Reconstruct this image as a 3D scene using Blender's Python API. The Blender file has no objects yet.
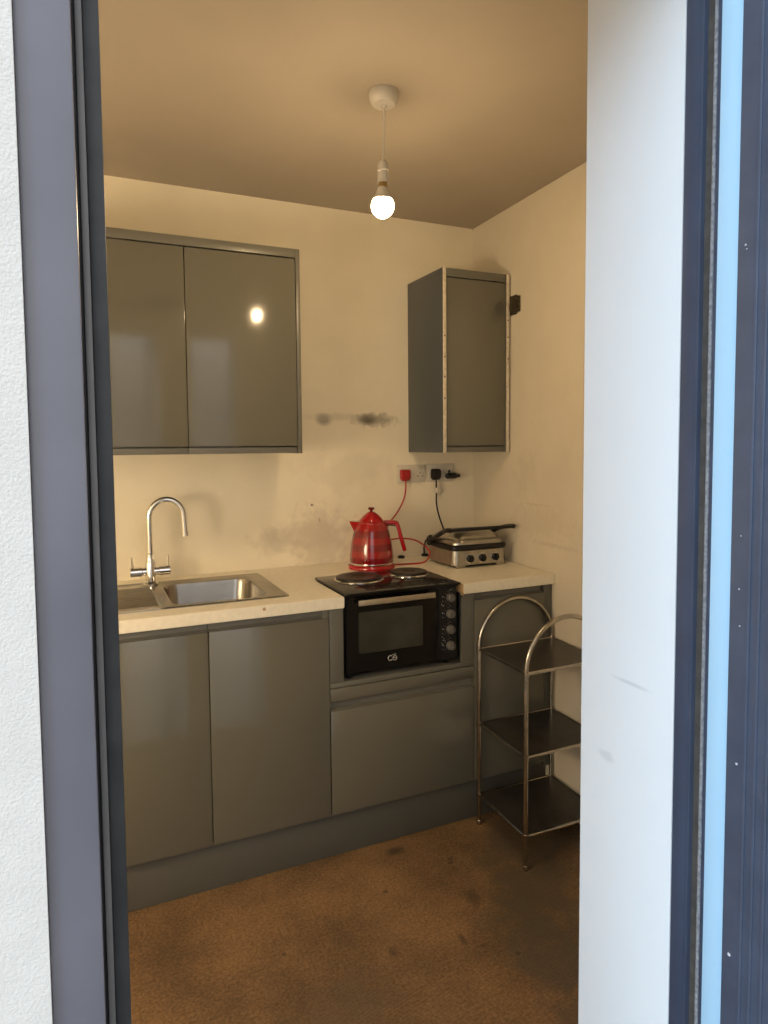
import bpy, bmesh, math, random
from mathutils import Vector, Matrix
random.seed(4)
scn = bpy.context.scene
col = scn.collection
PI = math.pi
R = math.radians

# ------------------------------------------------------------------ camera
CX, CY, CZ = -1.66917, -2.65196, 1.41281
YAW, PITCH, ROLL, FPX, PX, PY = 24.2105, -3.4206, -0.5002, 663.0, 380.31, 484.955
def make_camera():
    y, p, r = R(YAW), R(PITCH), R(ROLL)
    fwd = Vector((math.sin(y)*math.cos(p), math.cos(y)*math.cos(p), math.sin(p)))
    rt = Vector((math.cos(y), -math.sin(y), 0)); up = rt.cross(fwd)
    r2 = rt*math.cos(r) + up*math.sin(r); u2 = -rt*math.sin(r) + up*math.cos(r)
    cd = bpy.data.cameras.new('camera'); co = bpy.data.objects.new('camera', cd); col.objects.link(co)
    m = Matrix.Identity(4)
    for i in range(3):
        m[i][0] = r2[i]; m[i][1] = u2[i]; m[i][2] = -fwd[i]; m[i][3] = (CX, CY, CZ)[i]
    co.matrix_world = m
    cd.sensor_fit = 'AUTO'; cd.sensor_width = 36; cd.lens = FPX/1024*36
    cd.shift_x = (384-PX)/1024; cd.shift_y = (PY-512)/1024
    cd.clip_start = 0.02
    scn.camera = co
make_camera()

# ------------------------------------------------------------------ world and exposure
w = bpy.data.worlds.new('sky'); scn.world = w; w.use_nodes = True
nt = w.node_tree; bg = nt.nodes['Background']
tc = nt.nodes.new('ShaderNodeTexCoord'); sp = nt.nodes.new('ShaderNodeSeparateXYZ'); rp = nt.nodes.new('ShaderNodeValToRGB')
nt.links.new(tc.outputs['Generated'], sp.inputs[0]); nt.links.new(sp.outputs['Z'], rp.inputs[0]); nt.links.new(rp.outputs[0], bg.inputs[0])
e = rp.color_ramp.elements
e[0].position = 0.0; e[0].color = (.50, .49, .47, 1)
e[1].position = 0.25; e[1].color = (1.0, 1.0, 1.0, 1)
n_ = e.new(1.0); n_.color = (.82, .92, 1.0, 1)
SKY = 1.85
bg.inputs[1].default_value = SKY
BULB = 265.0
FILL_GLOBE = 25.5  # strength of the added fill lamp out of view
sl = bpy.data.lights.new('sun', 'SUN'); sl.energy = 2.3; sl.angle = R(38); sl.color = (.40, .68, 1.0)
so = bpy.data.objects.new('sun', sl); col.objects.link(so); so.location = (-6, -5, 5)
so.rotation_euler = Vector((.86, .34, -.38)).to_track_quat('-Z', 'Y').to_euler()
vs = scn.view_settings
vs.view_transform = 'Standard'; vs.look = 'None'; vs.gamma = 1.0; vs.use_curve_mapping = False
vs.exposure = 0.0

# ------------------------------------------------------------------ materials
def mat(name, c=(.5, .5, .5), rough=.5, metal=0., bump=None, var=None, coat=0., emit=None, trans=0., ior=1.45, spec=.5, build=None):
    """bump=(scale, strength), var=(scale, amount)"""
    m = bpy.data.materials.new(name); m.use_nodes = True
    t = m.node_tree; b = t.nodes['Principled BSDF']
    b.inputs['Base Color'].default_value = (*c, 1); b.inputs['Roughness'].default_value = rough
    b.inputs['Metallic'].default_value = metal; b.inputs['Coat Weight'].default_value = coat
    b.inputs['Coat Roughness'].default_value = .06
    b.inputs['IOR'].default_value = ior; b.inputs['Transmission Weight'].default_value = trans
    b.inputs['Specular IOR Level'].default_value = spec
    if emit:
        b.inputs['Emission Color'].default_value = (*emit[0], 1); b.inputs['Emission Strength'].default_value = emit[1]
    g = t.nodes.new('ShaderNodeNewGeometry')
    if var:
        n = t.nodes.new('ShaderNodeTexNoise'); n.inputs['Scale'].default_value = var[0]; n.inputs['Detail'].default_value = 5
        t.links.new(g.outputs['Position'], n.inputs['Vector'])
        r = t.nodes.new('ShaderNodeValToRGB'); a = var[1]
        r.color_ramp.elements[0].position = .3; r.color_ramp.elements[1].position = .7
        r.color_ramp.elements[0].color = (c[0]*(1-a), c[1]*(1-a), c[2]*(1-a), 1)
        r.color_ramp.elements[1].color = (min(1, c[0]*(1+a)), min(1, c[1]*(1+a)), min(1, c[2]*(1+a)), 1)
        t.links.new(n.outputs[0], r.inputs[0]); t.links.new(r.outputs[0], b.inputs['Base Color'])
    if bump:
        n = t.nodes.new('ShaderNodeTexNoise'); n.inputs['Scale'].default_value = bump[0]; n.inputs['Detail'].default_value = 4
        t.links.new(g.outputs['Position'], n.inputs['Vector'])
        k = t.nodes.new('ShaderNodeBump'); k.inputs['Strength'].default_value = bump[1]; k.inputs['Distance'].default_value = .004
        t.links.new(n.outputs[0], k.inputs['Height']); t.links.new(k.outputs[0], b.inputs['Normal'])
    if build: build(m, t, b, g)
    return m

def nodes_math(t, op, a, b=None, clamp=False):
    n = t.nodes.new('ShaderNodeMath'); n.operation = op; n.use_clamp = clamp
    for i, v in enumerate((a, b)):
        if v is None: continue
        if isinstance(v, (int, float)): n.inputs[i].default_value = v
        else: t.links.new(v, n.inputs[i])
    return n.outputs[0]

def blob(t, g, centre, radii, rag=.5, nscale=22):
    """soft ragged stain mask round a world point; radii per axis (use 9 to ignore an axis)"""
    s = t.nodes.new('ShaderNodeVectorMath'); s.operation = 'SUBTRACT'; s.inputs[1].default_value = centre
    t.links.new(g.outputs['Position'], s.inputs[0])
    d = t.nodes.new('ShaderNodeVectorMath'); d.operation = 'DIVIDE'; d.inputs[1].default_value = radii
    t.links.new(s.outputs[0], d.inputs[0])
    l = t.nodes.new('ShaderNodeVectorMath'); l.operation = 'LENGTH'; t.links.new(d.outputs[0], l.inputs[0])
    n = t.nodes.new('ShaderNodeTexNoise'); n.inputs['Scale'].default_value = nscale; n.inputs['Detail'].default_value = 6
    t.links.new(g.outputs['Position'], n.inputs['Vector'])
    k = nodes_math(t, 'MULTIPLY', nodes_math(t, 'SUBTRACT', n.outputs[0], .5), rag*4)
    v = nodes_math(t, 'SUBTRACT', 1.0, nodes_math(t, 'ADD', l.outputs[1], k))
    return nodes_math(t, 'MULTIPLY', v, 1.6, True)

def stains(base, items, noise=None):
    def f(m, t, b, g):
        cur = None
        src = b.inputs['Base Color'].links[0].from_socket if b.inputs['Base Color'].links else None
        cur = src
        for (c, r, rag, ns, colr, amt) in items:
            mk = blob(t, g, c, r, rag, ns)
            mx = t.nodes.new('ShaderNodeMix'); mx.data_type = 'RGBA'
            t.links.new(nodes_math(t, 'MULTIPLY', mk, amt), mx.inputs[0])
            if cur is None: mx.inputs[6].default_value = (*base, 1)
            else: t.links.new(cur, mx.inputs[6])
            mx.inputs[7].default_value = (*colr, 1)
            cur = mx.outputs[2]
        t.links.new(cur, b.inputs['Base Color'])
    return f

PLAST = (.81, .74, .58)
M = {}
M['wall'] = mat('aged_white_emulsion', PLAST, .75, bump=(60, .12), var=(5, .035))
M['wall_back'] = mat('aged_white_emulsion_sooty', PLAST, .75, bump=(60, .12), var=(5, .035), build=stains(PLAST, [
    ((-.535, 0, 1.527), (.055, 9, .030), .16, 18, (.05, .045, .035), .95),
    ((-.50, 0, 1.523), (.12, 9, .034), .35, 34, (.20, .18, .14), .65),
    ((-.733, 0, 1.524), (.042, 9, .034), .12, 20, (.22, .20, .17), .7),
    ((-.66, 0, 1.535), (.22, 9, .02), .3, 20, (.5, .45, .37), .35),
    ((-.80, 0, 1.04), (.20, 9, .10), .5, 14, (.50, .44, .34), .45),
    ((-.62, 0, 1.30), (.25, 9, .10), .6, 10, (.62, .55, .44), .35),
    ((-.95, 0, 1.02), (.12, 9, .07), .6, 18, (.45, .40, .32), .35),
    ((-.75, 0, 1.0), (.16, 9, .18), .7, 26, (.55, .48, .38), .4),
    ((-.793, 0, 1.165), (.007, 9, .006), .05, 40, (.10, .07, .05), 1.0),
    ((-.76, 0, 1.10), (.004, 9, .012), .05, 40, (.35, .28, .2), .8)]))
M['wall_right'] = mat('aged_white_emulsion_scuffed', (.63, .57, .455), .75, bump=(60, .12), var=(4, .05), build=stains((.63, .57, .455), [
    ((0, -.52, 1.10), (9, .25, .09), .5, 40, (.47, .41, .32), .3),
    ((0, -.42, 1.28), (9, .10, .13), .6, 20, (.49, .43, .34), .3),
    ((0, -.62, 1.02), (9, .20, .012), .5, 60, (.4, .35, .27), .3),
    ((0, -.50, 1.17), (9, .12, .006), .4, 60, (.42, .36, .28), .3),
    ((0, -.65, .62), (9, .3, .2), .7, 9, (.52, .46, .38), .4)]))
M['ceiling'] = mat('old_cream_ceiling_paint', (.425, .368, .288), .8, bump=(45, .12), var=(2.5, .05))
M['reveal'] = mat('white_plaster_reveal', (.84, .84, .82), .7, bump=(30, .15), var=(3, .02), build=stains((.84, .84, .82), [
    ((-.944, -1.93, 1.06), (9, .045, .004), .1, 30, (.45, .45, .45), .35),
    ((-.944, -1.88, .93), (9, .02, .01), .4, 40, (.5, .5, .5), .3)]))
M['render'] = mat('rough_white_render', (.70, .650, .59), .9, bump=(480, .30), var=(30, .03))

def carpet(m, t, b, g):
    n = t.nodes.new('ShaderNodeTexNoise'); n.inputs['Scale'].default_value = 3.2; n.inputs['Detail'].default_value = 7; n.inputs['Roughness'].default_value = .65
    t.links.new(g.outputs['Position'], n.inputs['Vector'])
    r = t.nodes.new('ShaderNodeValToRGB'); e = r.color_ramp.elements
    e[0].position = .32; e[0].color = (.125, .080, .044, 1); e[1].position = .62; e[1].color = (.27, .158, .075, 1)
    t.links.new(n.outputs[0], r.inputs[0])
    f = t.nodes.new('ShaderNodeTexNoise'); f.inputs['Scale'].default_value = 120; f.inputs['Detail'].default_value = 3
    t.links.new(g.outputs['Position'], f.inputs['Vector'])
    fr = t.nodes.new('ShaderNodeValToRGB'); fr.color_ramp.elements[0].position = .35; fr.color_ramp.elements[1].position = .65
    fr.color_ramp.elements[0].color = (.72, .72, .72, 1); fr.color_ramp.elements[1].color = (1.15, 1.15, 1.15, 1)
    t.links.new(f.outputs[0], fr.inputs[0])
    mx = t.nodes.new('ShaderNodeMix'); mx.data_type = 'RGBA'; mx.blend_type = 'MULTIPLY'; mx.inputs[0].default_value = 1
    t.links.new(r.outputs[0], mx.inputs[6]); t.links.new(fr.outputs[0], mx.inputs[7])
    t.links.new(mx.outputs[2], b.inputs['Base Color'])
    wv = t.nodes.new('ShaderNodeTexWave'); wv.wave_type = 'BANDS'; wv.bands_direction = 'Y'; wv.inputs['Scale'].default_value = 34
    wv.inputs['Distortion'].default_value = .6
    rot = t.nodes.new('ShaderNodeMapping'); rot.inputs['Rotation'].default_value = (0, 0, R(-12))
    t.links.new(g.outputs['Position'], rot.inputs[0]); t.links.new(rot.outputs[0], wv.inputs['Vector'])
    k = t.nodes.new('ShaderNodeBump'); k.inputs['Strength'].default_value = .45; k.inputs['Distance'].default_value = .004
    ad = nodes_math(t, 'ADD', nodes_math(t, 'MULTIPLY', wv.outputs['Fac'], .6), f.outputs[0])
    t.links.new(ad, k.inputs['Height']); t.links.new(k.outputs[0], b.inputs['Normal'])
    D = (.055, .042, .028)
    its = [((-.717, -.633, 0), (.045, .028, 9), .18, 40, D, .85), ((-.40, -1.0, 0), (.20, .26, 9), .4, 9, (.10, .078, .05), .8),
           ((-.52, -1.26, 0), (.16, .30, 9), .5, 9, (.10, .08, .055), .75), ((-.30, -.78, 0), (.22, .20, 9), .4, 9, (.10, .078, .05), .7),
           ((-.60, -.95, 0), (.03, .05, 9), .3, 30, D, .6), ((-.72, -1.09, 0), (.012, .035, 9), .2, 40, D, .6),
           ((-.92, -1.05, 0), (.02, .03, 9), .3, 40, D, .5), ((-1.1, -1.15, 0), (.16, .12, 9), .6, 12, (.14, .10, .06), .5)]
    for i in range(9):
        x, y = random.uniform(-1.4, -.5), random.uniform(-1.25, -.65); s = random.uniform(.006, .014)
        its.append(((x, y, 0), (s, s*.8, 9), .2, 60, D, .7))
    stains(None, its)(m, t, b, g)
M['carpet'] = mat('stained_ribbed_brown_matting', (.3, .2, .1), .95, spec=.15, build=carpet)

CAB = (.132, .126, .100)
M['gloss'] = mat('gloss_grey_cabinet_front', CAB, .13, var=(2, .03), spec=.5, ior=1.62)
M['gloss_plain'] = mat('satin_grey_cabinet_panel', (.135, .131, .108), .35, var=(3, .03))
M['plinth'] = mat('dull_grey_plinth_board', (.098, .096, .082), .45, var=(3, .05))
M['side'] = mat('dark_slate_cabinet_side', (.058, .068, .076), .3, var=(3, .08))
M['recess'] = mat('dark_grey_handle_channel', (.13, .127, .11), .45, var=(4, .04))
M['raw_edge'] = mat('bare_pale_board_edge', (.62, .56, .45), .7, var=(60, .15))
M['chip'] = mat('bare_chipboard', (.50, .33, .16), .85, bump=(300, .6), var=(90, .4))
M['worktop'] = mat('cream_speckled_laminate_worktop', (.80, .74, .60), .38, var=(55, .05))
M['steel'] = mat('brushed_stainless_steel', (.46, .44, .40), .30, 1.0, var=(25, .10), bump=(200, .03))
M['bowl_steel'] = mat('dull_stainless_bowl', (.33, .31, .28), .27, 1.0, var=(12, .12), bump=(120, .05))
M['chrome'] = mat('chrome', (.75, .74, .72), .08, 1.0, var=(10, .03))
M['tube'] = mat('worn_nickel_tube', (.50, .47, .42), .22, 1.0, var=(40, .18))
M['shelf'] = mat('smoky_metal_shelf', (.045, .04, .035), .33, .2, var=(18, .25))
M['black'] = mat('black_plastic', (.008, .008, .009), .4, var=(40, .2))
M['black_gloss'] = mat('black_enamel', (.004, .004, .005), .12, var=(12, .2))
M['plate'] = mat('dark_iron_hotplate', (.035, .028, .024), .42, .5, var=(30, .25), bump=(150, .1))
def oglass(m, t, b, g):
    pass
M['oven_glass'] = mat('smoked_oven_glass', (.035, .036, .030), .05, var=(9, .3), coat=.5)
M['champagne'] = mat('champagne_metal_handle', (.50, .43, .31), .38, .75, var=(40, .06))
M['knob'] = mat('grey_control_knob', (.16, .155, .145), .35, .3, var=(30, .06))
M['print'] = mat('grey_white_print', (.42, .42, .40), .6, var=(100, .1))
M['red'] = mat('gloss_red_enamel', (.36, .006, .010), .14, coat=.6, var=(8, .05))
def bands(m, t, b, g):
    tcn = t.nodes.new('ShaderNodeSeparateXYZ'); t.links.new(g.outputs['Position'], tcn.inputs[0])
    z = nodes_math(t, 'SUBTRACT', tcn.outputs['Z'], .935)
    s = nodes_math(t, 'FRACT', nodes_math(t, 'MULTIPLY', z, 1/.054))
    st = nodes_math(t, 'GREATER_THAN', s, .52)
    mx = t.nodes.new('ShaderNodeMix'); mx.data_type = 'RGBA'; t.links.new(st, mx.inputs[0])
    mx.inputs[6].default_value = (.20, .004, .009, 1); mx.inputs[7].default_value = (.31, .006, .010, 1)
    t.links.new(mx.outputs[2], b.inputs['Base Color'])
M['red_bands'] = mat('banded_red_glass', (.4, .01, .01), .10, coat=.8, build=bands)
M['red_dark'] = mat('dark_red_knob', (.13, .006, .008), .2, var=(20, .1))
M['red_cord'] = mat('red_rubber_cord', (.42, .025, .02), .45, var=(60, .08))
M['white_plastic'] = mat('white_plastic', (.56, .53, .47), .4, var=(20, .03))
M['socket'] = mat('cream_socket_plastic', (.62, .58, .50), .3, var=(20, .03))
M['slot'] = mat('socket_slot_shadow_black', (.03, .022, .015), .6, var=(20, .1))
M['bulb'] = mat('lit_bulb_glass', (1, .9, .7), .2, emit=((1.0, .72, .40), BULB), var=(5, .01))
M['globe'] = mat('fill_lamp_globe', (1, .95, .85), .4, emit=((1.0, .77, .50), FILL_GLOBE), var=(5, .01))  # glow of the added fill lamp
M['brass'] = mat('dull_brass_cap', (.45, .32, .13), .35, .9, var=(30, .1))
M['frame'] = mat('slate_blue_grey_frame', (.048, .060, .092), .38, var=(14, .12), build=stains((.05, .06, .088), [
    ((-1.684, -2.09, 1.61), (.02, 9, .003), .5, 30, (.035, .035, .045), .8),
    ((-1.68, -2.09, 1.33), (.008, 9, .03), .4, 40, (.09, .10, .13), .5),
    ((-.944, -2.09, 1.02), (9, .004, .003), .2, 60, (.5, .5, .5), .8)]))
M['frame_left'] = mat('satin_grey_lilac_frame', (.145, .138, .158), .28, var=(9, .08))
M['frame_mid'] = mat('taupe_grey_frame_inset', (.13, .12, .115), .4, var=(12, .1))
M['frame_dark'] = mat('charcoal_frame_channel', (.030, .030, .031), .5, var=(30, .25))
M['gasket'] = mat('brown_rubber_gasket', (.075, .060, .048), .7, var=(60, .2), bump=(200, .3))
M['brush'] = mat('grey_brush_seal', (.26, .25, .25), .8, var=(200, .3), bump=(400, .6))
M['pale'] = mat('pale_blue_white_jamb', (.44, .655, .80), .35, var=(4, .02))
M['leaf'] = mat('navy_grey_door_leaf', (.070, .082, .115), .4, var=(20, .12))
M['glass'] = mat('clear_glass', (.95, .98, 1), .02, trans=1, ior=1.45)
M['paving'] = mat('grey_concrete_paving', (.30, .30, .29), .9, var=(8, .15), bump=(80, .3))
M['paint_speck'] = mat('white_paint_drip', (.6, .6, .6), .6, var=(50, .05))
M['hinge'] = mat('tarnished_hinge_metal', (.10, .085, .06), .4, .8, var=(120, .5))
M['tag'] = mat('white_paper_tag', (.62, .57, .47), .6, var=(80, .15))

# ------------------------------------------------------------------ mesh helpers
def nb(): return bmesh.new()
def add_box(bm, x0, x1, y0, y1, z0, z1, bev=0., seg=2):
    t = bmesh.new()
    bmesh.ops.create_cube(t, size=1)
    for v in t.verts:
        v.co = Vector(((x0+x1)/2 + v.co.x*abs(x1-x0), (y0+y1)/2 + v.co.y*abs(y1-y0), (z0+z1)/2 + v.co.z*abs(z1-z0)))
    if bev: bmesh.ops.bevel(t, geom=t.edges[:], offset=bev, segments=seg, affect='EDGES', profile=.5)
    join(bm, t); return bm
def join(bm, t):
    me = bpy.data.meshes.new('tmp'); t.to_mesh(me); t.free(); bm.from_mesh(me); bpy.data.meshes.remove(me)
def frames(pts):
    pts = [Vector(p) for p in pts]; out = []; n = None
    for i, p in enumerate(pts):
        a = pts[max(0, i-1)]; b = pts[min(len(pts)-1, i+1)]; t = (b-a).normalized()
        if n is None:
            n = t.orthogonal().normalized()
        n = (n - t*n.dot(t)).normalized()
        out.append((p, n, t.cross(n)))
    return out
def add_tube(bm, pts, r, seg=12, caps=True):
    rs = r if isinstance(r, (list, tuple)) else [r]*len(pts)
    rings = []
    for (p, n, b), rr in zip(frames(pts), rs):
        rings.append([bm.verts.new(p + n*rr*math.cos(2*PI*k/seg) + b*rr*math.sin(2*PI*k/seg)) for k in range(seg)])
    for a, b in zip(rings, rings[1:]):
        for k in range(seg): bm.faces.new((a[k], a[(k+1) % seg], b[(k+1) % seg], b[k]))
    if caps: bm.faces.new(rings[0][::-1]); bm.faces.new(rings[-1])
    return bm
def add_lathe(bm, prof, c, seg=48, axis='Z'):
    """prof: list of (r, h) along the axis through point c"""
    c = Vector(c); rings = []
    def pt(r, a, h):
        if axis == 'Z': return c + Vector((r*math.cos(a), r*math.sin(a), h))
        if axis == 'Y': return c + Vector((r*math.cos(a), h, r*math.sin(a)))
        return c + Vector((h, r*math.cos(a), r*math.sin(a)))
    for r, h in prof:
        if r < 1e-6: rings.append([bm.verts.new(pt(0, 0, h))])
        else: rings.append([bm.verts.new(pt(r, 2*PI*k/seg, h)) for k in range(seg)])
    for a, b in zip(rings, rings[1:]):
        for k in range(seg):
            q = [a[k % len(a)], a[(k+1) % len(a)], b[(k+1) % len(b)], b[k % len(b)]]
            u = []
            for v in q:
                if v not in u: u.append(v)
            if len(u) > 2: bm.faces.new(u)
    if len(rings[0]) > 2: bm.faces.new(rings[0][::-1])
    if len(rings[-1]) > 2: bm.faces.new(rings[-1])
    return bm
def rrect(x0, x1, y0, y1, r, n=8):
    out = []
    for cx, cy, a0 in ((x1-r, y1-r, 0), (x0+r, y1-r, 90), (x0+r, y0+r, 180), (x1-r, y0+r, 270)):
        for k in range(n+1):
            a = R(a0 + 90*k/n); out.append((cx+r*math.cos(a), cy+r*math.sin(a)))
    return out
def add_loft(bm, loops, cap0=True, cap1=True):
    rings = [[bm.verts.new(Vector(p)) for p in l] for l in loops]; n = len(rings[0])
    for a, b in zip(rings, rings[1:]):
        for k in range(n): bm.faces.new((a[k], a[(k+1) % n], b[(k+1) % n], b[k]))
    if cap0: bm.faces.new(rings[0][::-1])
    if cap1: bm.faces.new(rings[-1])
    return bm
def add_prism(bm, pts, axis, h0, h1, bev=0):
    """pts in the plane perpendicular to axis ('X': (y,z), 'Y': (x,z), 'Z': (x,y))"""
    def P(p, h): return {'X': (h, p[0], p[1]), 'Y': (p[0], h, p[1]), 'Z': (p[0], p[1], h)}[axis]
    t = bmesh.new(); add_loft(t, [[P(p, h0) for p in pts], [P(p, h1) for p in pts]])
    bmesh.ops.recalc_face_normals(t, faces=t.faces[:])
    if bev: bmesh.ops.bevel(t, geom=[e for e in t.edges if e.calc_face_angle(0) > .6], offset=bev, segments=2, affect='EDGES')
    join(bm, t); return bm
def grid_slab(us, vs_, hole, axis, h0, h1, bev=0):
    """slab made of grid cells with some cells missing; axis is the thickness axis"""
    t = bmesh.new()
    def P(u, v, h): return {'X': (h, u, v), 'Y': (u, h, v), 'Z': (u, v, h)}[axis]
    for i in range(len(us)-1):
        for j in range(len(vs_)-1):
            if (i, j) in hole: continue
            t.faces.new([t.verts.new(P(a, b, h0)) for a, b in ((us[i], vs_[j]), (us[i+1], vs_[j]), (us[i+1], vs_[j+1]), (us[i], vs_[j+1]))])
    bmesh.ops.remove_doubles(t, verts=t.verts[:], dist=1e-5)
    r = bmesh.ops.extrude_face_region(t, geom=t.faces[:])
    d = {'X': Vector((h1-h0, 0, 0)), 'Y': Vector((0, h1-h0, 0)), 'Z': Vector((0, 0, h1-h0))}[axis]
    for v in r['geom']:
        if isinstance(v, bmesh.types.BMVert): v.co += d
    bmesh.ops.recalc_face_normals(t, faces=t.faces[:])
    if bev: bmesh.ops.bevel(t, geom=[e for e in t.edges if e.calc_face_angle(0) > .6], offset=bev, segments=2, affect='EDGES')
    return t
def spline(pts, n=10):
    pts = [Vector(p) for p in pts]; P_ = [pts[0]] + pts + [pts[-1]]; out = []
    for i in range(1, len(P_)-2):
        a, b, c, d = P_[i-1:i+3]
        for k in range(n):
            s = k/n
            out.append(.5*((2*b) + (c-a)*s + (2*a-5*b+4*c-d)*s*s + (3*b-a-3*c+d)*s**3))
    out.append(pts[-1]); return out

def wpos(o):
    v = Vector((0, 0, 0))
    while o is not None: v = v + o.location; o = o.parent
    return v
def obj(name, bm, m, parent=None, smooth=True, label=None, origin=None):
    """geometry is given in world coordinates; it becomes ONE mesh object"""
    bmesh.ops.recalc_face_normals(bm, faces=bm.faces[:])
    if parent is None:
        if origin is None:
            xs = [v.co.x for v in bm.verts]; ys = [v.co.y for v in bm.verts]; zs = [v.co.z for v in bm.verts]
            origin = ((min(xs)+max(xs))/2, (min(ys)+max(ys))/2, min(zs))
        off = Vector(origin)
    else: off = wpos(parent)
    for v in bm.verts: v.co -= off
    me = bpy.data.meshes.new(name); bm.to_mesh(me); bm.free()
    me.materials.append(M[m])
    if smooth:
        for p in me.polygons: p.use_smooth = True
        me.set_sharp_from_angle(angle=R(35))
    o = bpy.data.objects.new(name, me); col.objects.link(o)
    if parent is None: o.location = off
    else: o.parent = parent
    if label: o['label'] = label
    return o
def thing(name, label, cat, loc, group=None):
    o = bpy.data.objects.new(name, None); col.objects.link(o); o.location = loc; o.empty_display_size = .05
    o['label'] = label; o['category'] = cat
    if group: o['group'] = group
    return o
def tag(o, label, cat, group=None):
    o['label'] = label; o['category'] = cat
    if group: o['group'] = group
    return o
def struct(name, bm, m, label, cat):
    o = obj(name, bm, m, smooth=False); o['kind'] = 'structure'; o['label'] = label; o['category'] = cat; return o

# ------------------------------------------------------------------ room shell
H = 2.398
XL = -2.03                     # left end of the kitchen run
XW = -3.5                      # left wall of the room
SL = .03                       # the right wall is slightly out of square: x = SL*y
YF, YM, YO = -1.826, -2.008, -2.097   # inner face, frame back, outer face of the entrance wall
OX0, OX1 = CX+.022, CX+.725    # plaster opening
struct('floor', add_box(nb(), XW-.1, .1, YO+.03, .1, -.08, 0), 'carpet', 'worn brown ribbed matting floor with dark stains', 'floor')
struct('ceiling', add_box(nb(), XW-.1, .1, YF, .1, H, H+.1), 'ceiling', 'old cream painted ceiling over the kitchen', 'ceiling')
struct('wall_back', add_box(nb(), XW-.1, .1, 0, .1, 0, H), 'wall_back', 'cream back wall with soot marks between the wall cabinets', 'wall')
struct('wall_right', add_prism(nb(), [(0, 0), (SL*YF, YF), (.1, YF), (.1, 0)], 'Z', 0, H), 'wall_right', 'scuffed cream side wall beyond the metal rack', 'wall')
struct('wall_left', add_box(nb(), XW-.1, XW, YF, 0, 0, H), 'wall', 'cream left wall of the kitchen', 'wall')
struct('light_baffle', add_box(nb(), -1.84, -1.78, YF, -1.50, 0, H), 'wall', 'short cream nib added unseen left of the doorway to block fill light', 'wall')  # unseen nib added to keep the fill lamp off the door reveal
struct('wall_front', grid_slab([XW-.1, OX0, OX1, .1], [0, 2.10, H+.1], {(1, 0)}, 'Y', YF, YM), 'reveal', 'white plastered entrance wall with deep smooth door reveal', 'wall')
struct('wall_outside', grid_slab([-6, CX-.0353, CX+.80, 3], [0, 2.165, 3.2], {(1, 0)}, 'Y', YM, YO), 'render', 'rough white rendered outside wall left of the door frame', 'wall')
struct('ground', add_box(nb(), -8, 6, -14, YO+.03, -.08, -.005), 'paving', 'grey paving outside the door', 'ground')

# ------------------------------------------------------------------ entrance door frame and open leaf
def Y(d): return CY + d
def X(a): return CX + a
door = bpy.data.objects.new('door_1', None); col.objects.link(door); door.location = (X(.37), Y(.6), 0)
door['kind'] = 'structure'; door['label'] = 'slate grey entrance door frame with leaf folded open outwards on right'; door['category'] = 'door'
ZT = 2.10
b = nb(); add_box(b, X(-.0353), X(.0033), Y(.560), Y(.643), 0, 2.165, .0022)
jl = obj('frame_jamb', b, 'frame_left', door, label='broad satin grey left jamb of the frame')
b = nb(); add_box(b, X(.0034), X(.0058), Y(.606), Y(.642), 0, ZT, .0005); add_box(b, X(.0118), X(.0249), Y(.618), Y(.643), 0, ZT, .0015)
add_box(b, X(.0034), X(.0249), Y(.626), Y(.6435), 0, ZT)
obj('channel', b, 'frame_dark', door, label='charcoal channel inside left jamb')
b = nb(); add_box(b, X(.0059), X(.0115), Y(.600), Y(.630), 0, ZT, .0012)
obj('inset_strip', b, 'frame_mid', door)
# right jamb, stepped profile
b = nb(); add_box(b, X(.7255), X(.80), Y(.6185), Y(.6435), 0, 2.165, .0015)
add_box(b, X(.7235), X(.745), Y(.6145), Y(.6180), 0, 2.165, .001)
add_box(b, X(.7275), X(.80), Y(.5920), Y(.5975), 0, 2.165, .001)
obj('frame_jamb', b, 'frame', door, label='slate blue right jamb of the frame')
b = nb(); add_box(b, X(.731), X(.80), Y(.598), Y(.616), 0, 2.16)
obj('gasket', b, 'gasket', door)
b = nb(); add_tube(b, [(X(.7305), Y(.6015), 0), (X(.7305), Y(.6015), 2.15)], .0028, 10)
obj('brush_seal', b, 'brush', door)
b = nb(); add_box(b, X(.7265), X(.80), Y(.5618), Y(.5918), 0, 2.165, .001)
obj('jamb_liner', b, 'pale', door, label='smooth pale blue-white strip of the jamb')
b = nb(); add_box(b, X(.0035), X(.7250), Y(.560), Y(.643), 2.103, 2.165, .002)
obj('frame_head', b, 'frame', door)
b = nb(); add_box(b, X(.026), X(.7245), Y(.560), Y(.643), 0.001, .022, .003)
obj('threshold', b, 'steel', door)
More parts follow.
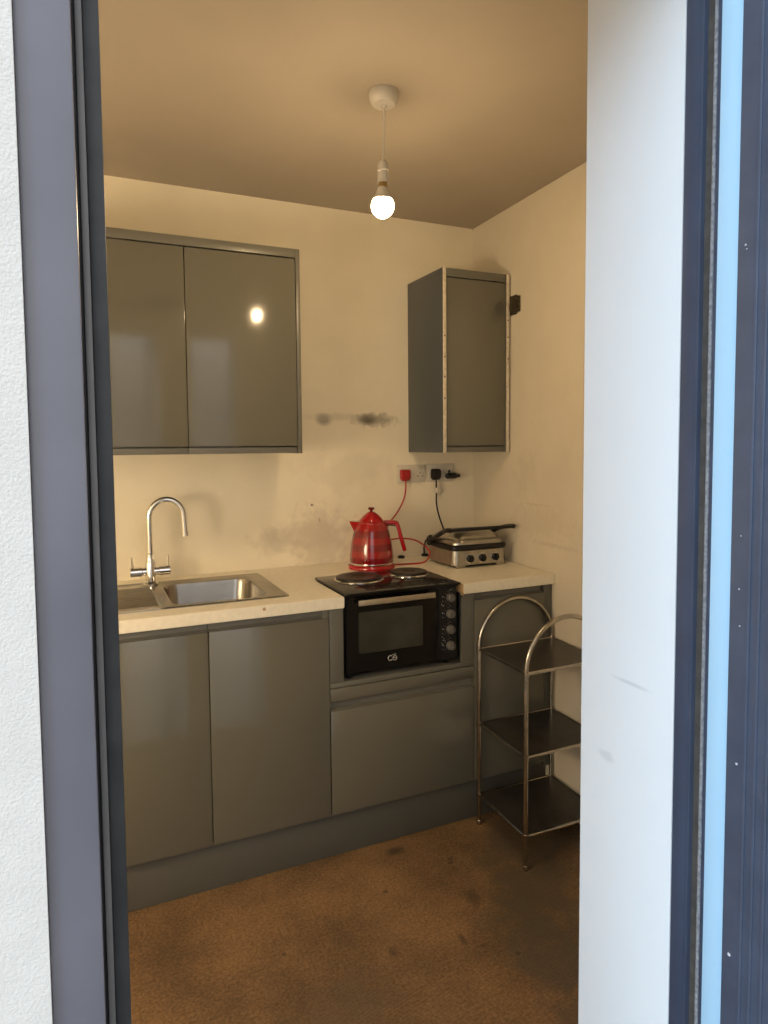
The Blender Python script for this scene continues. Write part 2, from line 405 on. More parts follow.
# the leaf, opened flat outwards
b = nb()
L0, L1, LA, LB = .5600, -.22, .722, .785
add_box(b, X(LA), X(LB), Y(.452), Y(L0), .02, 2.12, .0015)
for d_ in (.5335, .5205, .5055, .49):
    add_box(b, X(LA-.0022), X(LA+.004), Y(d_-.0022), Y(d_+.0022), .025, 2.115, .0008)
add_box(b, X(LA), X(LB), Y(L1), Y(L1+.10), .02, 2.12, .0015)
add_box(b, X(LA), X(LB), Y(L1+.10), Y(.452), .02, .16, .001)
add_box(b, X(LA), X(LB), Y(L1+.10), Y(.452), 2.02, 2.12, .001)
leaf = obj('door_leaf', b, 'leaf', door, label='navy grey ridged edge of the open door leaf')
b = nb(); add_box(b, X(.745), X(.765), Y(L1+.10), Y(.452), .16, 2.02)
obj('pane', b, 'glass', leaf)
b = nb()
for (dd, zz, s) in ((.545, 1.018, .0016), (.545, 1.19, .0010), (.547, 1.235, .0010), (.549, 1.645, .0012), (.5475, 1.64, .0008), (.549, .77, .0022), (.546, 1.30, .0008)):
    add_lathe(b, [(0, -.0006), (s, -.0004), (s, .0006)], (X(LA-.0001), Y(dd), zz), 8, 'X')
obj('paint_fleck', b, 'paint_speck', leaf)

# ------------------------------------------------------------------ base cabinets
ZD, ZC0, ZC1 = .166, .874, .912        # door foot, worktop underside, worktop top
FY = -.604
def slab_door(name, parent, x0, x1, z0, z1, m='gloss'):
    b = nb(); add_box(b, x0+.0012, x1-.0012, FY, FY+.020, z0, z1, .0016)
    return obj(name, b, m, parent)
def recess_strip(parent, x0, x1, z0, z1, m='recess'):
    # sloping channel you hook your fingers behind
    b = nb(); add_prism(b, [(FY+.018, z0), (FY+.004, z0), (FY+.002, z0+.002), (FY+.014, z0+.008), (FY+.016, z1), (FY+.030, z1), (FY+.030, z0)], 'X', x0+.0012, x1-.0012)
    return obj('handle_channel', b, m, parent, smooth=False)
def carcass(parent, x0, x1, z1=ZC0, z0=.15, back=-.02):
    b = nb(); t = .016
    add_box(b, x0, x0+t, FY+.022, back, z0, z1); add_box(b, x1-t, x1, FY+.022, back, z0, z1)
    add_box(b, x0+t, x1-t, FY+.022, back, z0, z0+t); add_box(b, x0+t, x1-t, back-.008, back, z0+t, z1)
    return obj('carcass', b, 'gloss_plain', parent, smooth=False)
su = thing('base_cabinet', 'grey gloss two-door base cabinet under the steel sink', 'cabinet', (-1.335, -.3, .15), 'grey base cabinets')
carcass(su, -1.7275, -.9385)
for x0, x1 in ((-1.7275, -1.332), (-1.332, -.9385)):
    d_ = slab_door('door', su, x0, x1, ZD, .843)
    recess_strip(d_, x0, x1, .8432, .8735)
b = nb(); add_box(b, -.962, -.9385+.0, FY+.001, FY+.0175, .8434, .8735, .001); obj('channel_end', b, 'gloss_plain', su)
lu = thing('base_cabinet', 'narrow grey base cabinet at far left under the drainer', 'cabinet', (-1.88, -.3, .15), 'grey base cabinets')
carcass(lu, XL, -1.7285)
d_ = slab_door('door', lu, XL, -1.7285, ZD, .843); recess_strip(d_, XL, -1.7285, .8432, .8735)
# oven housing unit: fillers either side, supporting board, rail and deep front
ou = thing('base_cabinet', 'grey base cabinet holding the mini oven above one deep front', 'cabinet', (-.655, -.3, .15), 'grey base cabinets')
carcass(ou, -.9375, -.3755, .60)
b = nb(); add_box(b, -.9370, -.888, FY+.002, FY+.020, .6185, .8735, .001); obj('filler_panel', b, 'gloss_plain', ou)
b = nb(); add_box(b, -.4275, -.3755, FY+.002, FY+.020, .6185, .8735, .001); obj('filler_panel', b, 'gloss_plain', ou)
b = nb(); add_box(b, -.9370, -.3755, FY+.000, -.03, .6015, .6180, .0012); obj('support_shelf', b, 'gloss_plain', ou)
b = nb(); add_box(b, -.9370, -.3755, FY, FY+.020, .556, .5990, .0015); obj('rail', b, 'gloss', ou)
d_ = slab_door('drawer', ou, -.9375, -.3755, ZD, .523); recess_strip(d_, -.9375, -.3755, .5232, .5545, 'gloss_plain')
# right unit
ru = thing('base_cabinet', 'narrow grey base cabinet in the corner behind the metal rack', 'cabinet', (-.19, -.3, .15), 'grey base cabinets')
carcass(ru, -.3745, -.0195)
d_ = slab_door('door', ru, -.3745, -.056, ZD, .843); recess_strip(d_, -.3745, -.064, .8432, .8735)
b = nb(); add_box(b, -.0555, -.0195, FY+.004, FY+.022, .15, .8735, .001); obj('end_filler', b, 'gloss_plain', ru)
b = nb(); add_box(b, XL, -.018, -.567, -.551, 0, .1495, .001)
tag(obj('plinth', b, 'plinth', None), 'long grey plinth board along the floor below the base cabinets', 'plinth')

# ------------------------------------------------------------------ worktop with sink hole and oven cut-out
b = grid_slab([XL, -1.425, -1.103, -.889, -.428, -.0005], [-.62, -.503, -.312, -.158, -.0005],
              {(1, 1), (1, 2), (3, 0), (3, 1)}, 'Z', ZC0, ZC1, .0022)
wt = thing('worktop', 'cream laminate worktop running along the back wall with sink and oven cut-outs', 'worktop', (-1.0, -.3, ZC0))
for v_ in b.verts:
    if v_.co.x > -.01: v_.co.x += SL*v_.co.y - .0005
obj('top', b, 'worktop', wt)
b = nb(); add_box(b, -.4292, -.4278, -.6165, -.314, ZC0+.002, ZC1-.0025); obj('cut_edge', b, 'chip', wt, label='bare chipboard cut edge beside the oven')
b = nb(); add_prism(b, [(-.4292, -.600), (-.4292, -.618), (-.4278, -.618), (-.4278, -.600)], 'Z', ZC0-.006, ZC0+.004); obj('broken_chip', b, 'chip', wt)
b = nb(); add_lathe(b, [(0, .0004), (.005, .0003), (.0055, 0)], (-1.16, -.6203, .901), 14, 'Y'); obj('dent', b, 'chip', wt)

# ------------------------------------------------------------------ sink
sk = thing('sink', 'stainless steel inset sink with one bowl and ribbed drainer', 'sink', (-1.40, -.32, ZC1))
SX0, SX1, SY0, SY1 = -1.462, -1.050, -.532, -.095
BX0, BX1, BY0, BY1 = -1.420, -1.108, -.498, -.163
def rl(x0, x1, y0, y1, r, z): return [(px, py, z) for px, py in rrect(x0, x1, y0, y1, r)]
loops = [rl(SX0, SX1, SY0, SY1, .012, .9122), rl(SX0, SX1, SY0, SY1, .012, .9145), rl(SX0+.004, SX1-.004, SY0+.004, SY1-.004, .012, .9165),
         rl(SX0+.010, SX1-.010, SY0+.010, SY1-.010, .012, .9152), rl(BX0-.006, BX1+.006, BY0-.006, BY1+.006, .056, .9150),
         rl(BX0, BX1, BY0, BY1, .052, .9125), rl(BX0+.004, BX1-.004, BY0+.004, BY1-.004, .050, .900),
         rl(BX0+.012, BX1-.012, BY0+.012, BY1-.012, .050, .79), rl(BX0+.022, BX1-.022, BY0+.022, BY1-.022, .048, .772), rl(BX0+.05, BX1-.05, BY0+.05, BY1-.05, .04, .765)]
b = nb(); add_loft(b, loops, False, True); obj('bowl', b, 'bowl_steel', sk)
b = nb()
n = 60; prof = []
ys = [SY0 + (SY1-SY0)*i/240 for i in range(241)]
top = [(y, .9165 if (y < SY0+.012 or y > SY1-.012) else .9130 + (.0034 if .06 < y-SY0 < .37 else 0)*max(0, math.sin((y-SY0-.06)*2*PI/.0258))) for y in ys]
add_loft(b, [[(xx, y, z) for y, z in top] + [(xx, SY1, .9122), (xx, SY0, .9122)] for xx in (-1.99, -1.4625)])
obj('drainer', b, 'steel', sk)
b = nb(); add_lathe(b, [(.036, .0006), (.034, .003), (.026, .0005), (0, -.0002)], (-1.264, -.33, .7655), 32); obj('drain', b, 'chrome', sk)

# ------------------------------------------------------------------ tap
TX, TY = -1.4555, -.140
tp = thing('mixer_tap', 'chrome swan-neck mixer tap with two lever handles behind the sink', 'tap', (TX, TY, .9165))
b = nb(); add_lathe(b, [(.027, 0), (.027, .004), (.022, .008), (.0185, .012), (.0185, .078), (.0150, .086), (.0130, .10), (.0130, .112), (.0105, .114)], (TX, TY, .9168), 28)
obj('body', b, 'chrome', tp)
b = nb()
add_lathe(b, [(0, -.0690), (.0150, -.0690), (.0165, -.0675), (.0165, -.030), (.0140, -.0285), (.0140, .0285), (.0165, .030), (.0165, .0675), (.0150, .0690), (0, .0690)], (TX, TY, .9650), 28, 'X')
obj('crossbar', b, 'chrome', tp)
for s in (-1, 1):
    b = nb(); add_tube(b, [(TX+s*.060, TY, .978), (TX+s*.061, TY, .996), (TX+s*.063, TY, 1.020)], [.0048, .0042, .0036], 10)
    obj('lever', b, 'chrome', tp)
pts = [(TX, TY, 1.02), (TX, TY, 1.10)]
for k in range(0, 15):
    a = PI - k/14*PI*.93
    pts.append((TX+.060+.060*math.cos(a), TY-.006*(1-math.cos(PI-a)), 1.158+.066*math.sin(a)))
pts.append((TX+.1225, TY-.013, 1.092))
b = nb(); add_tube(b, pts, .0105, 16); obj('spout', b, 'chrome', tp)
b = nb(); add_tube(b, [(TX+.1225, TY-.013, 1.104), (TX+.1228, TY-.013, 1.088)], .0117, 16); obj('nozzle', b, 'chrome', tp)

# ------------------------------------------------------------------ wall cabinets
def rods(b, *a): add_box(b, *a, .001)
wl = thing('wall_cabinet', 'wide grey gloss two-door wall cabinet above the sink', 'wall cabinet', (-1.33, -.16, 1.386), 'grey wall cabinets')
WZ0, WZ1 = 1.386, 2.1185
b = nb()
add_box(b, -1.731, -1.715, -.300, 0, WZ0, WZ1, .0008); add_box(b, -1.7145, -.9475, -.298, -.001, WZ0+.002, WZ0+.018); add_box(b, -1.7145, -.9475, -.298, -.001, WZ1-.018, WZ1-.001)
add_box(b, -1.7145, -.9475, -.012, -.001, WZ0+.018, WZ1-.018)
obj('carcass', b, 'gloss_plain', wl)
b = nb(); add_box(b, -.947, -.9315, -.320, 0, WZ0, WZ1, .0012); obj('end_panel', b, 'gloss_plain', wl)
b = nb(); add_box(b, -1.731, -.9475, -.320, -.300, 2.0875, WZ1, .0012); obj('top_rail', b, 'gloss_plain', wl)
for x0, x1 in ((-1.731, -1.335), (-1.335, -.9475)):
    b = nb(); add_box(b, x0+.0013, x1-.0013, -.318, -.300, 1.4135, 2.0835, .0015); d_ = obj('door', b, 'gloss', wl)
    b = nb(); add_box(b, x0+.001, x1-.001, -.311, -.2995, 1.388, 1.4105, .001); obj('handle_channel', b, 'recess', d_)
wr = thing('wall_cabinet', 'narrow grey wall cabinet in the corner with bare pale side edges', 'wall cabinet', (-.178, -.16, 1.381), 'grey wall cabinets')
Z0, Z1 = 1.381, 2.1185
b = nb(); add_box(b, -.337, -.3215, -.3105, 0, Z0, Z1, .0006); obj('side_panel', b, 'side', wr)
b = nb(); add_box(b, -.0325, -.0170, -.3105, 0, Z0, Z1, .0006); obj('side_panel', b, 'gloss_plain', wr)
for x0, x1, hs in ((-.337, -.3215, (1.60, 1.686, 1.765, 1.85)), (-.0325, -.0170, (1.77, 1.86, 1.93))):
    b = nb(); add_box(b, x0, x1, -.3128, -.3108, Z0, Z1, .0006); ed = obj('raw_edge', b, 'raw_edge', wr, label='bare pale board edge')
    for h in hs:
        b = nb(); add_lathe(b, [(0, 0), (.0032, 0), (.0032, -.0006), (0, -.0006)], ((x0+x1)/2, -.3128, h), 10, 'Y'); obj('screw_hole', b, 'slot', ed)
b = nb(); add_box(b, -.3213, -.0327, -.309, -.290, 2.086, Z1, .0010); obj('top_rail', b, 'gloss_plain', wr)
b = nb(); add_box(b, -.3213, -.0327, -.300, -.285, Z0+.001, 1.4045, .0010); obj('bottom_rail', b, 'gloss_plain', wr)
b = nb(); add_box(b, -.3205, -.0335, -.306, -.288, 1.408, 2.0825, .0015); obj('door', b, 'gloss', wr)
b = nb(); add_box(b, -.3213, -.0327, -.284, -.001, Z1-.016, Z1-.001); add_box(b, -.3213, -.0327, -.284, -.001, Z0+.001, Z0+.017); add_box(b, -.3213, -.0327, -.012, -.001, Z0+.018, Z1-.018); obj('carcass', b, 'gloss_plain', wr)
# leftover hinge sticking out
b = nb()
add_box(b, -.0166, -.0150, -.362, -.300, 1.948, 2.028, .0006)
add_box(b, -.0205, -.0125, -.382, -.352, 1.956, 2.020, .002)
add_box(b, -.0205, -.0150, -.345, -.3135, 1.975, 1.996, .0015)
hg = obj('hinge', b, 'hinge', wr, label='tarnished metal hinge sticking out beside the cabinet')
for zz, yy in ((1.966, -.367), (2.010, -.367)):
    b = nb(); add_lathe(b, [(0, -.0015), (.004, -.0012), (.0045, .001)], (-.0205, yy, zz), 12, 'X'); obj('hinge_screw', b, 'steel', hg)

# ------------------------------------------------------------------ mini oven with hotplates
ov = thing('mini_oven', 'black countertop mini oven with two hotplates set into the worktop gap', 'oven', (-.665, -.46, .6185))
b = nb(); add_box(b, -.880, -.449, -.585, -.315, .634, .902, .004); obj('casing', b, 'black', ov)
b = nb(); add_box(b, -.887, -.447, -.630, -.305, .9130, .9215, .0035, 3)
for k in range(5): add_box(b, -.80+.0, -.50, -.5300-.017*k-.004, -.5300-.017*k, .9212, .9232, .0008)
add_box(b, -.884, -.445, -.606, -.320, .902, .9132, .002)
hob = obj('hob_top', b, 'black_gloss', ov)
for cx_, cy_, rr in ((-.752, -.412, .088), (-.541, -.402, .074)):
    b = nb(); add_lathe(b, [(rr+.0035, 0), (rr+.0035, .002), (rr+.001, .0045), (rr-.003, .0045), (rr-.004, .003)], (cx_, cy_, .9213), 56); rg = obj('hotplate_ring', b, 'chrome', ov)
    b = nb(); add_lathe(b, [(rr-.004, 0), (rr-.004, .0095), (rr-.007, .0115), (rr*.62, .0110), (rr*.60, .0104), (rr*.33, .0104), (rr*.30, .0080), (0, .0080)], (cx_, cy_, .9218), 56); obj('hotplate', b, 'plate', ov)
# door leaf of the oven with its window, handle and logo
b = grid_slab([-.879, -.833, -.586, -.524], [.641, .704, .848, .900], {(1, 1)}, 'Y', -.604, -.586, .0015); od = obj('oven_door', b, 'black_gloss', ov)
b = nb(); add_box(b, -.834, -.585, -.6005, -.5965, .703, .849); win = obj('oven_window', b, 'oven_glass', od)
b = nb()
add_box(b, -.842, -.550, -.630, -.624, .8760, .8950, .002, 2)
obj('oven_handle', b, 'champagne', od)
for xx in (-.820, -.565):
    b = nb(); add_box(b, xx-.008, xx+.008, -.6245, -.6035, .879, .892, .001); obj('handle_bracket', b, 'black', od)
b = nb()
def ring(b, cx_, cz_, a, c_, th, t0=0, t1=360, y=-.6049):
    n = 28; pts_ = [(cx_ + a*math.cos(R(t0+(t1-t0)*k/n)), y, cz_ + c_*math.sin(R(t0+(t1-t0)*k/n))) for k in range(n+1)]
    add_tube(b, pts_, th, 6)
ring(b, -.716, .677, .0085, .0085, .0014, 40, 330); ring(b, -.699, .675, .0075, .0075, .0013, -150, 190)
add_tube(b, [(-.706, -.6049, .675), (-.695, -.6049, .676)], .0011, 6); add_tube(b, [(-.708, -.6049, .6875), (-.694, -.6049, .6885)], .001, 6)
obj('logo', b, 'print', od, label='small pale round-lettered logo')
b = nb(); add_box(b, -.522, -.449, -.602, -.585, .636, .902, .003); cp = obj('control_panel', b, 'black', ov)
for z in (.865, .806, .748, .689):
    b = nb(); add_lathe(b, [(.0165, 0), (.0165, -.003), (.0150, -.010), (.0140, -.0165), (.0125, -.018), (0, -.018)], (-.4765, -.602, z), 28, 'Y')
    add_box(b, -.4785, -.4745, -.6235, -.6195, z-.012, z+.012, .0008)
    obj('knob', b, 'knob', cp)
b = nb()
def dot(b, x, z, r=.0018): add_lathe(b, [(0, -.0006), (r, -.0004), (r, .0004)], (x, -.602, z), 8, 'Y')
for z in (.865, .806, .748, .689):
    for k in range(5):
        a = R(110+k*35); dot(b, -.4765+.023*math.cos(a), z+.023*math.sin(a), .0011)
    dot(b, -.506, z+.004, .0026); dot(b, -.506, z-.012, .0016); dot(b, -.4765, z+.0265, .0015)
for x, z in ((-.511, .843), (-.507, .838), (-.503, .836), (-.509, .723), (-.501, .716), (-.505, .711), (-.498, .708), (-.51, .70)): dot(b, x, z, .0018)
obj('dial_marking', b, 'print', cp)
for xx in (-.855, -.475):
    for yy in (-.565, -.35):
        b = nb(); add_lathe(b, [(.012, 0), (.014, .004), (.014, .0162)], (xx, yy, .6182), 16); obj('foot', b, 'black', ov)
b = nb(); add_box(b, -.80, -.62, -.5965, -.5955, .77, .7745, .0002); add_box(b, -.828, -.60, -.5962, -.5955, .806, .811, .0002)
b.free()

# ------------------------------------------------------------------ kettle
KX, KY = -.600, -.182
kt = thing('kettle', 'tall red banded kettle with domed lid standing behind the hob', 'kettle', (KX, KY, ZC1))
b = nb(); add_lathe(b, [(.090, .0003), (.0955, .003), (.0960, .014), (.093, .019), (.088, .022)], (KX, KY, ZC1), 56); obj('power_base', b, 'red', kt)
b = nb(); add_lathe(b, [(.0900, 0), (.0905, .003), (.0900, .006)], (KX, KY, .9338), 56); obj('trim_ring', b, 'chrome', kt)
b = nb(); add_lathe(b, [(.089, 0), (.0900, .004), (.0890, .030), (.0840, .070), (.0765, .110), (.0680, .140), (.0610, .156), (.0585, .160)], (KX, KY, .9395), 56)
kb = obj('body', b, 'red_bands', kt)
b = nb(); add_lathe(b, [(.0590, .150), (.0600, .158), (.0600, .164), (.0570, .1665), (.0480, .1665)], (KX, KY, .9395), 56); obj('collar', b, 'red', kt)
b = nb(); add_lathe(b, [(.0500, 0), (.0480, .005), (.0400, .015), (.0290, .026), (.0190, .034), (.0110, .0385), (0, .040)], (KX, KY, 1.1050), 48); lid = obj('lid', b, 'red', kt)
b = nb(); add_lathe(b, [(.006, 0), (.0045, .004), (.0070, .007), (.0120, .010), (.0135, .014), (.0110, .018), (0, .0195)], (KX, KY, 1.1430), 28); obj('lid_knob', b, 'red_dark', lid)
# spout: v-shaped beak on the left, handle on the right, along the image plane direction
ux, uy = math.cos(R(-20)), math.sin(R(-20))
def kp(a, s, z): return (KX + ux*a - uy*s, KY + uy*a + ux*s, z)
b = nb()
add_loft(b, [[kp(-.050, -.026, 1.104), kp(-.050, .026, 1.104), kp(-.058, .018, 1.055), kp(-.058, -.018, 1.055)],
             [kp(-.070, -.020, 1.1055), kp(-.070, .020, 1.1055), kp(-.070, .010, 1.062), kp(-.070, -.010, 1.062)],
             [kp(-.090, -.005, 1.106), kp(-.090, .005, 1.106), kp(-.086, .003, 1.094), kp(-.086, -.003, 1.094)]])
obj('spout', b, 'red', kt)
b = nb()
hp = [kp(.050, 0, 1.099), kp(.085, 0, 1.0985), kp(.100, 0, 1.096), kp(.107, 0, 1.087), kp(.121, 0, 1.035), kp(.135, 0, .985), kp(.1365, 0, .980)]
hp = [hp[0], hp[1]] + spline(hp[1:5], 4)[1:] + hp[5:]
hp = [Vector(p) for p in hp]
loops = []
for i, p in enumerate(hp):
    a = hp[max(0, i-1)]; c_ = hp[min(len(hp)-1, i+1)]; t_ = (c_-a).normalized(); s_ = Vector((-uy, ux, 0)); n_ = t_.cross(s_)
    wv, hv = (.012, .0085) if i < len(hp)-1 else (.009, .006)
    loops.append([p + s_*wv*math.copysign(abs(math.cos(2*PI*k/16))**.6, math.cos(2*PI*k/16)) + n_*hv*math.copysign(abs(math.sin(2*PI*k/16))**.6, math.sin(2*PI*k/16)) for k in range(16)])
add_loft(b, loops); obj('handle', b, 'red', kt)
b = nb(); add_tube(b, [kp(.055, 0, 1.088), kp(.078, 0, 1.0875), kp(.098, 0, 1.084)], .0035, 8); obj('handle_trim', b, 'chrome', kt)

# ------------------------------------------------------------------ contact grill
GX0, GX1, GY0, GY1 = -.318, -.060, -.362, -.125
gr = thing('contact_grill', 'stainless contact grill with three black knobs and raised bar handle in the corner', 'contact grill', ((GX0+GX1)/2, (GY0+GY1)/2, ZC1))
b = nb()
def gl(z, i, r): return [(p[0], p[1], z) for p in rrect(GX0+i, GX1-i, GY0+i, GY1-i, r, 8)]
add_loft(b, [gl(.922, .004, .030), gl(.925, 0, .032), gl(.982, .001, .032), gl(.986, .005, .030)])
obj('base', b, 'steel', gr)
for cx_ in (GX0+.038, GX1-.026):
    for cy_ in (GY0+.030, GY1-.03):
        b = nb(); add_box(b, cx_-.024, cx_+.022, cy_-.024, cy_+.024, ZC1, .926, .004); obj('foot', b, 'steel', gr)
b = nb(); add_box(b, -.255, -.100, GY0+.012, GY0+.04, .9145, .922, .002); obj('drip_slot', b, 'black', gr)
b = nb(); add_loft(b, [gl(.985, -.001, .032), gl(.989, -.004, .034), gl(1.001, -.004, .034), gl(1.006, .002, .032)]); obj('plate_edge', b, 'black', gr)
b = nb()
lp = []
for k in range(14):
    f = k/13; i = .006 + .085*(1-math.cos(f*PI/2)); z = 1.004 + .054*math.sin(f*PI/2)
    lp.append(gl(z, i, .036*(1-.3*f)))
add_loft(b, lp); obj('lid', b, 'steel', gr)
for i, x in enumerate((-.245, -.186, -.124)):
    b = nb(); add_lathe(b, [(.0195, 0), (.0195, -.003), (.0165, -.0035)], (x, GY0-.0001, .950), 28, 'Y'); bz = obj('knob_bezel', b, 'chrome', gr)
    b = nb(); add_lathe(b, [(.0160, -.0032), (.0150, -.014), (.0130, -.0155), (0, -.0155)], (x, GY0, .950), 24, 'Y')
    add_box(b, x-.0035, x+.0035, GY0-.022, GY0-.014, .938, .967, .0015)
    obj('knob', b, 'black', bz)
# bar handle on two arms
b = nb()
add_box(b, -.345, -.036, -.388, -.366, 1.0660, 1.0790, .005, 3)
obj('handle_bar', b, 'black', gr)
for x in (-.341, -.040):
    s = 1 if x > -.2 else -1
    bx = GX1+.006 if s > 0 else GX0-.006
    b = nb()
    pth = spline([(x, -.377, 1.072), (x, -.345, 1.069), (bx, -.285, 1.055), (bx, -.22, 1.025), (bx, -.17, 1.006)], 6)
    add_tube(b, pth, [.0095]*len(pth), 10); obj('handle_arm', b, 'black', gr)
for bx in (GX0-.012, GX1+.006):
    b = nb(); add_lathe(b, [(.020, 0), (.020, .006), (.016, .008)], (bx, -.170, 1.004), 24, 'X'); obj('pivot_disc', b, 'black', gr)
b = nb(); add_box(b, GX0+.02, GX1-.02, GY1-.002, GY1+.022, .985, 1.02, .006); obj('rear_hinge', b, 'black', gr)

# ------------------------------------------------------------------ sockets, plugs, cords
def socket(x0, x1, z0, z1, label):
    t = thing('double_socket', label, 'socket', ((x0+x1)/2, 0, z0), 'double wall sockets')
    b = nb(); add_box(b, x0, x1, -.009, 0, z0, z1, .002); obj('faceplate', b, 'socket', t)
    w_ = x1-x0
    for cx_ in (x0+w_*.27, x1-w_*.20):
        b = nb(); cz_ = z0+.034
        add_box(b, cx_-.002, cx_+.002, -.0094, -.0085, cz_+.006, cz_+.014)
        for s in (-1, 1): add_box(b, cx_+s*.011-.0035, cx_+s*.011+.0035, -.0094, -.0085, cz_-.008, cz_-.004)
        obj('pin_slots', b, 'slot', t)
    for cx_ in (x0+w_*.44, x1-w_*.08):
        b = nb(); add_box(b, cx_-.006, cx_+.006, -.0120, -.0085, z0+.050, z0+.066, .0012); obj('switch', b, 'socket', t)
    for cx_ in (x0+.010, x1-.010):
        b = nb(); add_lathe(b, [(0, -.0006), (.0028, -.0004), (.003, .0004)], (cx_, -.009, (z0+z1)/2), 10, 'Y'); obj('faceplate_screw', b, 'steel', t)
    return t
socket(-.394, -.256, 1.246, 1.325, 'cream double wall socket with the red plug in it')
socket(-.245, -.107, 1.244, 1.326, 'cream double wall socket with two black plugs, nearest the corner')
def plug_bm(x, z, y0=-.0098, s=1.0):
    b = nb()
    pr = [(-.024, .020), (-.018, .026), (.018, .026), (.024, .020), (.024, -.014), (.014, -.026), (-.014, -.026), (-.024, -.014)]
    def L(k, y): return [(x+p[0]*k*s, y, z+p[1]*k*s) for p in pr]
    add_loft(b, [L(1, y0), L(1, y0-.012), L(.88, y0-.019), L(.6, y0-.022)])
    return b
k = thing('red_plug', 'red plug and cord running from wall socket down to the red kettle', 'plug', (-.355, -.01, 1.255))
obj('plug_body', plug_bm(-.362, 1.279), 'red', k)
b = nb(); add_tube(b, spline([(-.362, -.020, 1.256), (-.363, -.022, 1.22), (-.375, -.024, 1.17), (-.410, -.028, 1.115), (-.452, -.040, 1.075), (-.475, -.06, 1.045), (-.487, -.075, 1.018), (-.463, -.082, 1.008), (-.42, -.10, 1.012), (-.370, -.135, 1.003), (-.330, -.165, .968), (-.330, -.178, .938), (-.368, -.195, .9185), (-.43, -.190, .916), (-.5005, -.184, .9175)], 8), .0034, 10)
obj('cord', b, 'red_cord', k)
k = thing('black_plug', 'square black plug with black cord dropping to the contact grill', 'plug', (-.207, -.01, 1.250))
obj('plug_body', plug_bm(-.2075, 1.279, s=.98), 'black', k)
b = nb(); cpth = spline([(-.2075, -.020, 1.255), (-.208, -.022, 1.21), (-.208, -.022, 1.15), (-.200, -.026, 1.10), (-.185, -.036, 1.045), (-.175, -.050, 1.0), (-.180, -.062, .96)], 8)
add_tube(b, cpth, .0036, 10); co = obj('cord', b, 'black', k)
b = nb(); add_box(b, -.214, -.202, -.0285, -.0165, 1.196, 1.219, .001); add_box(b, -.201, -.184, -.0235, -.0222, 1.198, 1.214); obj('paper_tag', b, 'tag', co)
b = nb()
add_lathe(b, [(0, -.030), (.010, -.030), (.013, -.026), (.013, .020), (.010, .024), (.008, .040), (0, .040)], (-.128, -.024, 1.271), 20, 'X')
add_tube(b, [(-.140, -.020, 1.278), (-.140, -.020, 1.298)], .0045, 10)
add_lathe(b, [(.010, 0), (.012, -.008)], (-.128, -.0098, 1.271), 16, 'Y')
tag(obj('black_adaptor', b, 'black', None), 'stubby black sideways plug at the right end of the sockets', 'plug')
for x, hh in ((-.388, 0), (-.268, 1)):
    b = nb(); add_lathe(b, [(.016, 0), (.0165, .006), (.012, .011), (0, .012)], (x, -.022, ZC1+.0002), 24)
    if hh: add_tube(b, spline([(x-.002, -.02, .92), (x-.003, -.018, .95), (x+.006, -.02, .985)], 5), .0035, 8)
    tag(obj('rubber_cap', b, 'black', None), 'small black rubber cap on worktop ' + ('with cord stub, beside the grill' if hh else 'just right of the red kettle'), 'cap', 'black rubber caps by the wall')

# ------------------------------------------------------------------ pendant lamp
LX, LY = -.866, -.912
lm = thing('pendant_lamp', 'bare lit bulb hanging from white ceiling rose', 'lamp', (LX, LY, H))
b = nb(); add_lathe(b, [(.041, -.0002), (.042, -.008), (.0405, -.018), (.037, -.028), (.031, -.0345), (.010, -.0365), (.005, -.042), (0, -.042)], (LX, LY, H), 40); obj('ceiling_rose', b, 'white_plastic', lm)
BZ = 2.086; BXX = LX-.006
b = nb(); add_tube(b, spline([(LX, LY, H-.038), (LX+.001, LY, 2.32), (LX-.002, LY, 2.25), (LX-.003, LY, 2.215)], 6), .0030, 8); obj('flex', b, 'white_plastic', lm)
b = nb(); add_lathe(b, [(.006, .075), (.010, .071), (.0135, .066), (.0150, .056), (.0150, .050), (.0165, .0490), (.0165, .0445), (.0150, .0440), (.0150, .020), (.0165, .018), (.0165, .013), (0, .013)], (LX-.004, LY, 2.137), 28); obj('lamp_holder', b, 'white_plastic', lm)
b = nb(); add_lathe(b, [(.0125, .0), (.0125, .013), (0, .0135)], (LX-.005, LY, 2.1368), 24); obj('bulb_cap', b, 'brass', lm)
b = nb(); add_lathe(b, [(.0125, .0515), (.0150, .045), (.0185, .036), (.0230, .0262), (.0285, .0165)], (BXX, LY, BZ), 32); obj('bulb_collar', b, 'white_plastic', lm, label='white plastic collar of the bulb')
b = nb(); pr = [(0, -.0320)]
for kk in range(1, 17):
    a = -PI/2 + kk*(PI*.735)/16; pr.append((.032*math.cos(a), .032*math.sin(a)))
add_lathe(b, pr, (BXX, LY, BZ), 32); obj('bulb', b, 'bulb', lm)

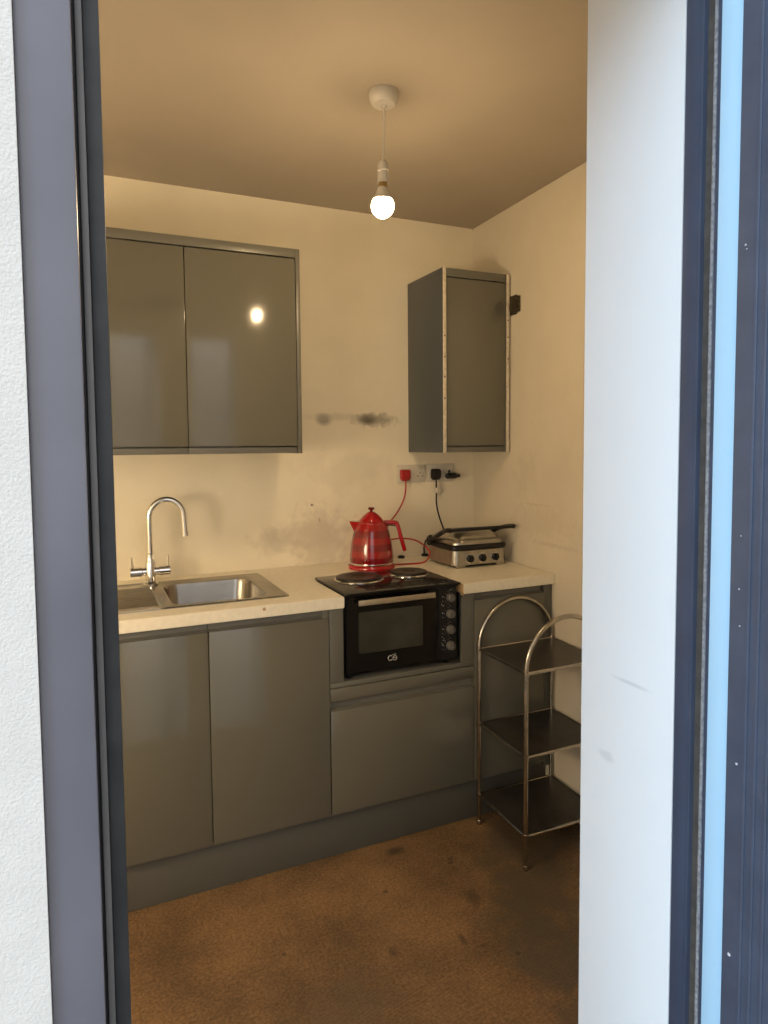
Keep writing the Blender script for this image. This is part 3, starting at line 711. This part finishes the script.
# added unseen lamp in the left part of the room, evens out the interior light
fl = thing('fill_lamp', 'added unseen fill lamp with lit frosted globe left of the doorway inside the room', 'lamp', (-2.62, -1.48, 0))
b = nb(); add_lathe(b, [(.13, 0), (.13, .008), (.12, .016), (.02, .022), (0, .022)], (-2.62, -1.48, 0), 40); obj('base', b, 'black', fl)
b = nb(); add_tube(b, [(-2.62, -1.48, .02), (-2.62, -1.48, 1.05)], .010, 14); obj('pole', b, 'black', fl)
b = nb(); add_lathe(b, [(0, -.21)] + [(.21*math.cos(a), .21*math.sin(a)) for a in [(-PI/2 + k*PI/20) for k in range(1, 20)]] + [(0, .21)], (-2.62, -1.48, 1.24), 40); obj('globe', b, 'globe', fl)

# ------------------------------------------------------------------ metal rack
rk = thing('shelf_rack', 'three-tier metal rack with arched tube ends standing on the matting', 'rack', (-.193, -.757, 0))
RX0, RX1 = -.362, -.030
for y, dx in ((-.616, 0), (-.910, -.008)):
    xa, xb = RX0+dx, RX1+dx; RA = (xb-xa)/2; RC = (xa+xb)/2
    pts = [(xa, y, .006), (xa, y, .35), (xa, y, .668)]
    for kk in range(1, 24):
        a = PI - kk*PI/24; pts.append((RC+RA*math.cos(a), y, .668+.168*math.sin(a)))
    pts += [(xb, y, .668), (xb, y, .35), (xb, y, .006)]
    b = nb(); add_tube(b, pts, .0078, 14); fr = obj('arched_frame', b, 'tube', rk)
    for x in (xa, xb):
        b = nb(); add_lathe(b, [(.0090, 0), (.0090, .016), (.0080, .018)], (x, y, 0), 16); obj('foot_cap', b, 'tube', fr)
        for z in (.663, .383, .114):
            b = nb(); add_lathe(b, [(.0080, -.010), (.0098, -.009), (.0098, .009), (.0080, .010)], (x, y, z), 14); obj('collar', b, 'tube', fr)
for z in (.663, .383, .114):
    b = nb(); add_prism(b, [(RX0+.004, -.620), (RX1-.004, -.620), (RX1-.012, -.906), (RX0-.004, -.906)], 'Z', z-.002, z+.002, .0008); sh = obj('shelf', b, 'shelf', rk)
    b = nb(); c4 = [(RX0, -.616), (RX1, -.616), (RX1-.008, -.910), (RX0-.008, -.910)]
    for (xa, ya), (xb, yb) in zip(c4, c4[1:]+c4[:1]): add_tube(b, [(xa, ya, z), (xb, yb, z)], .0055, 10)
    obj('shelf_rim', b, 'tube', sh)
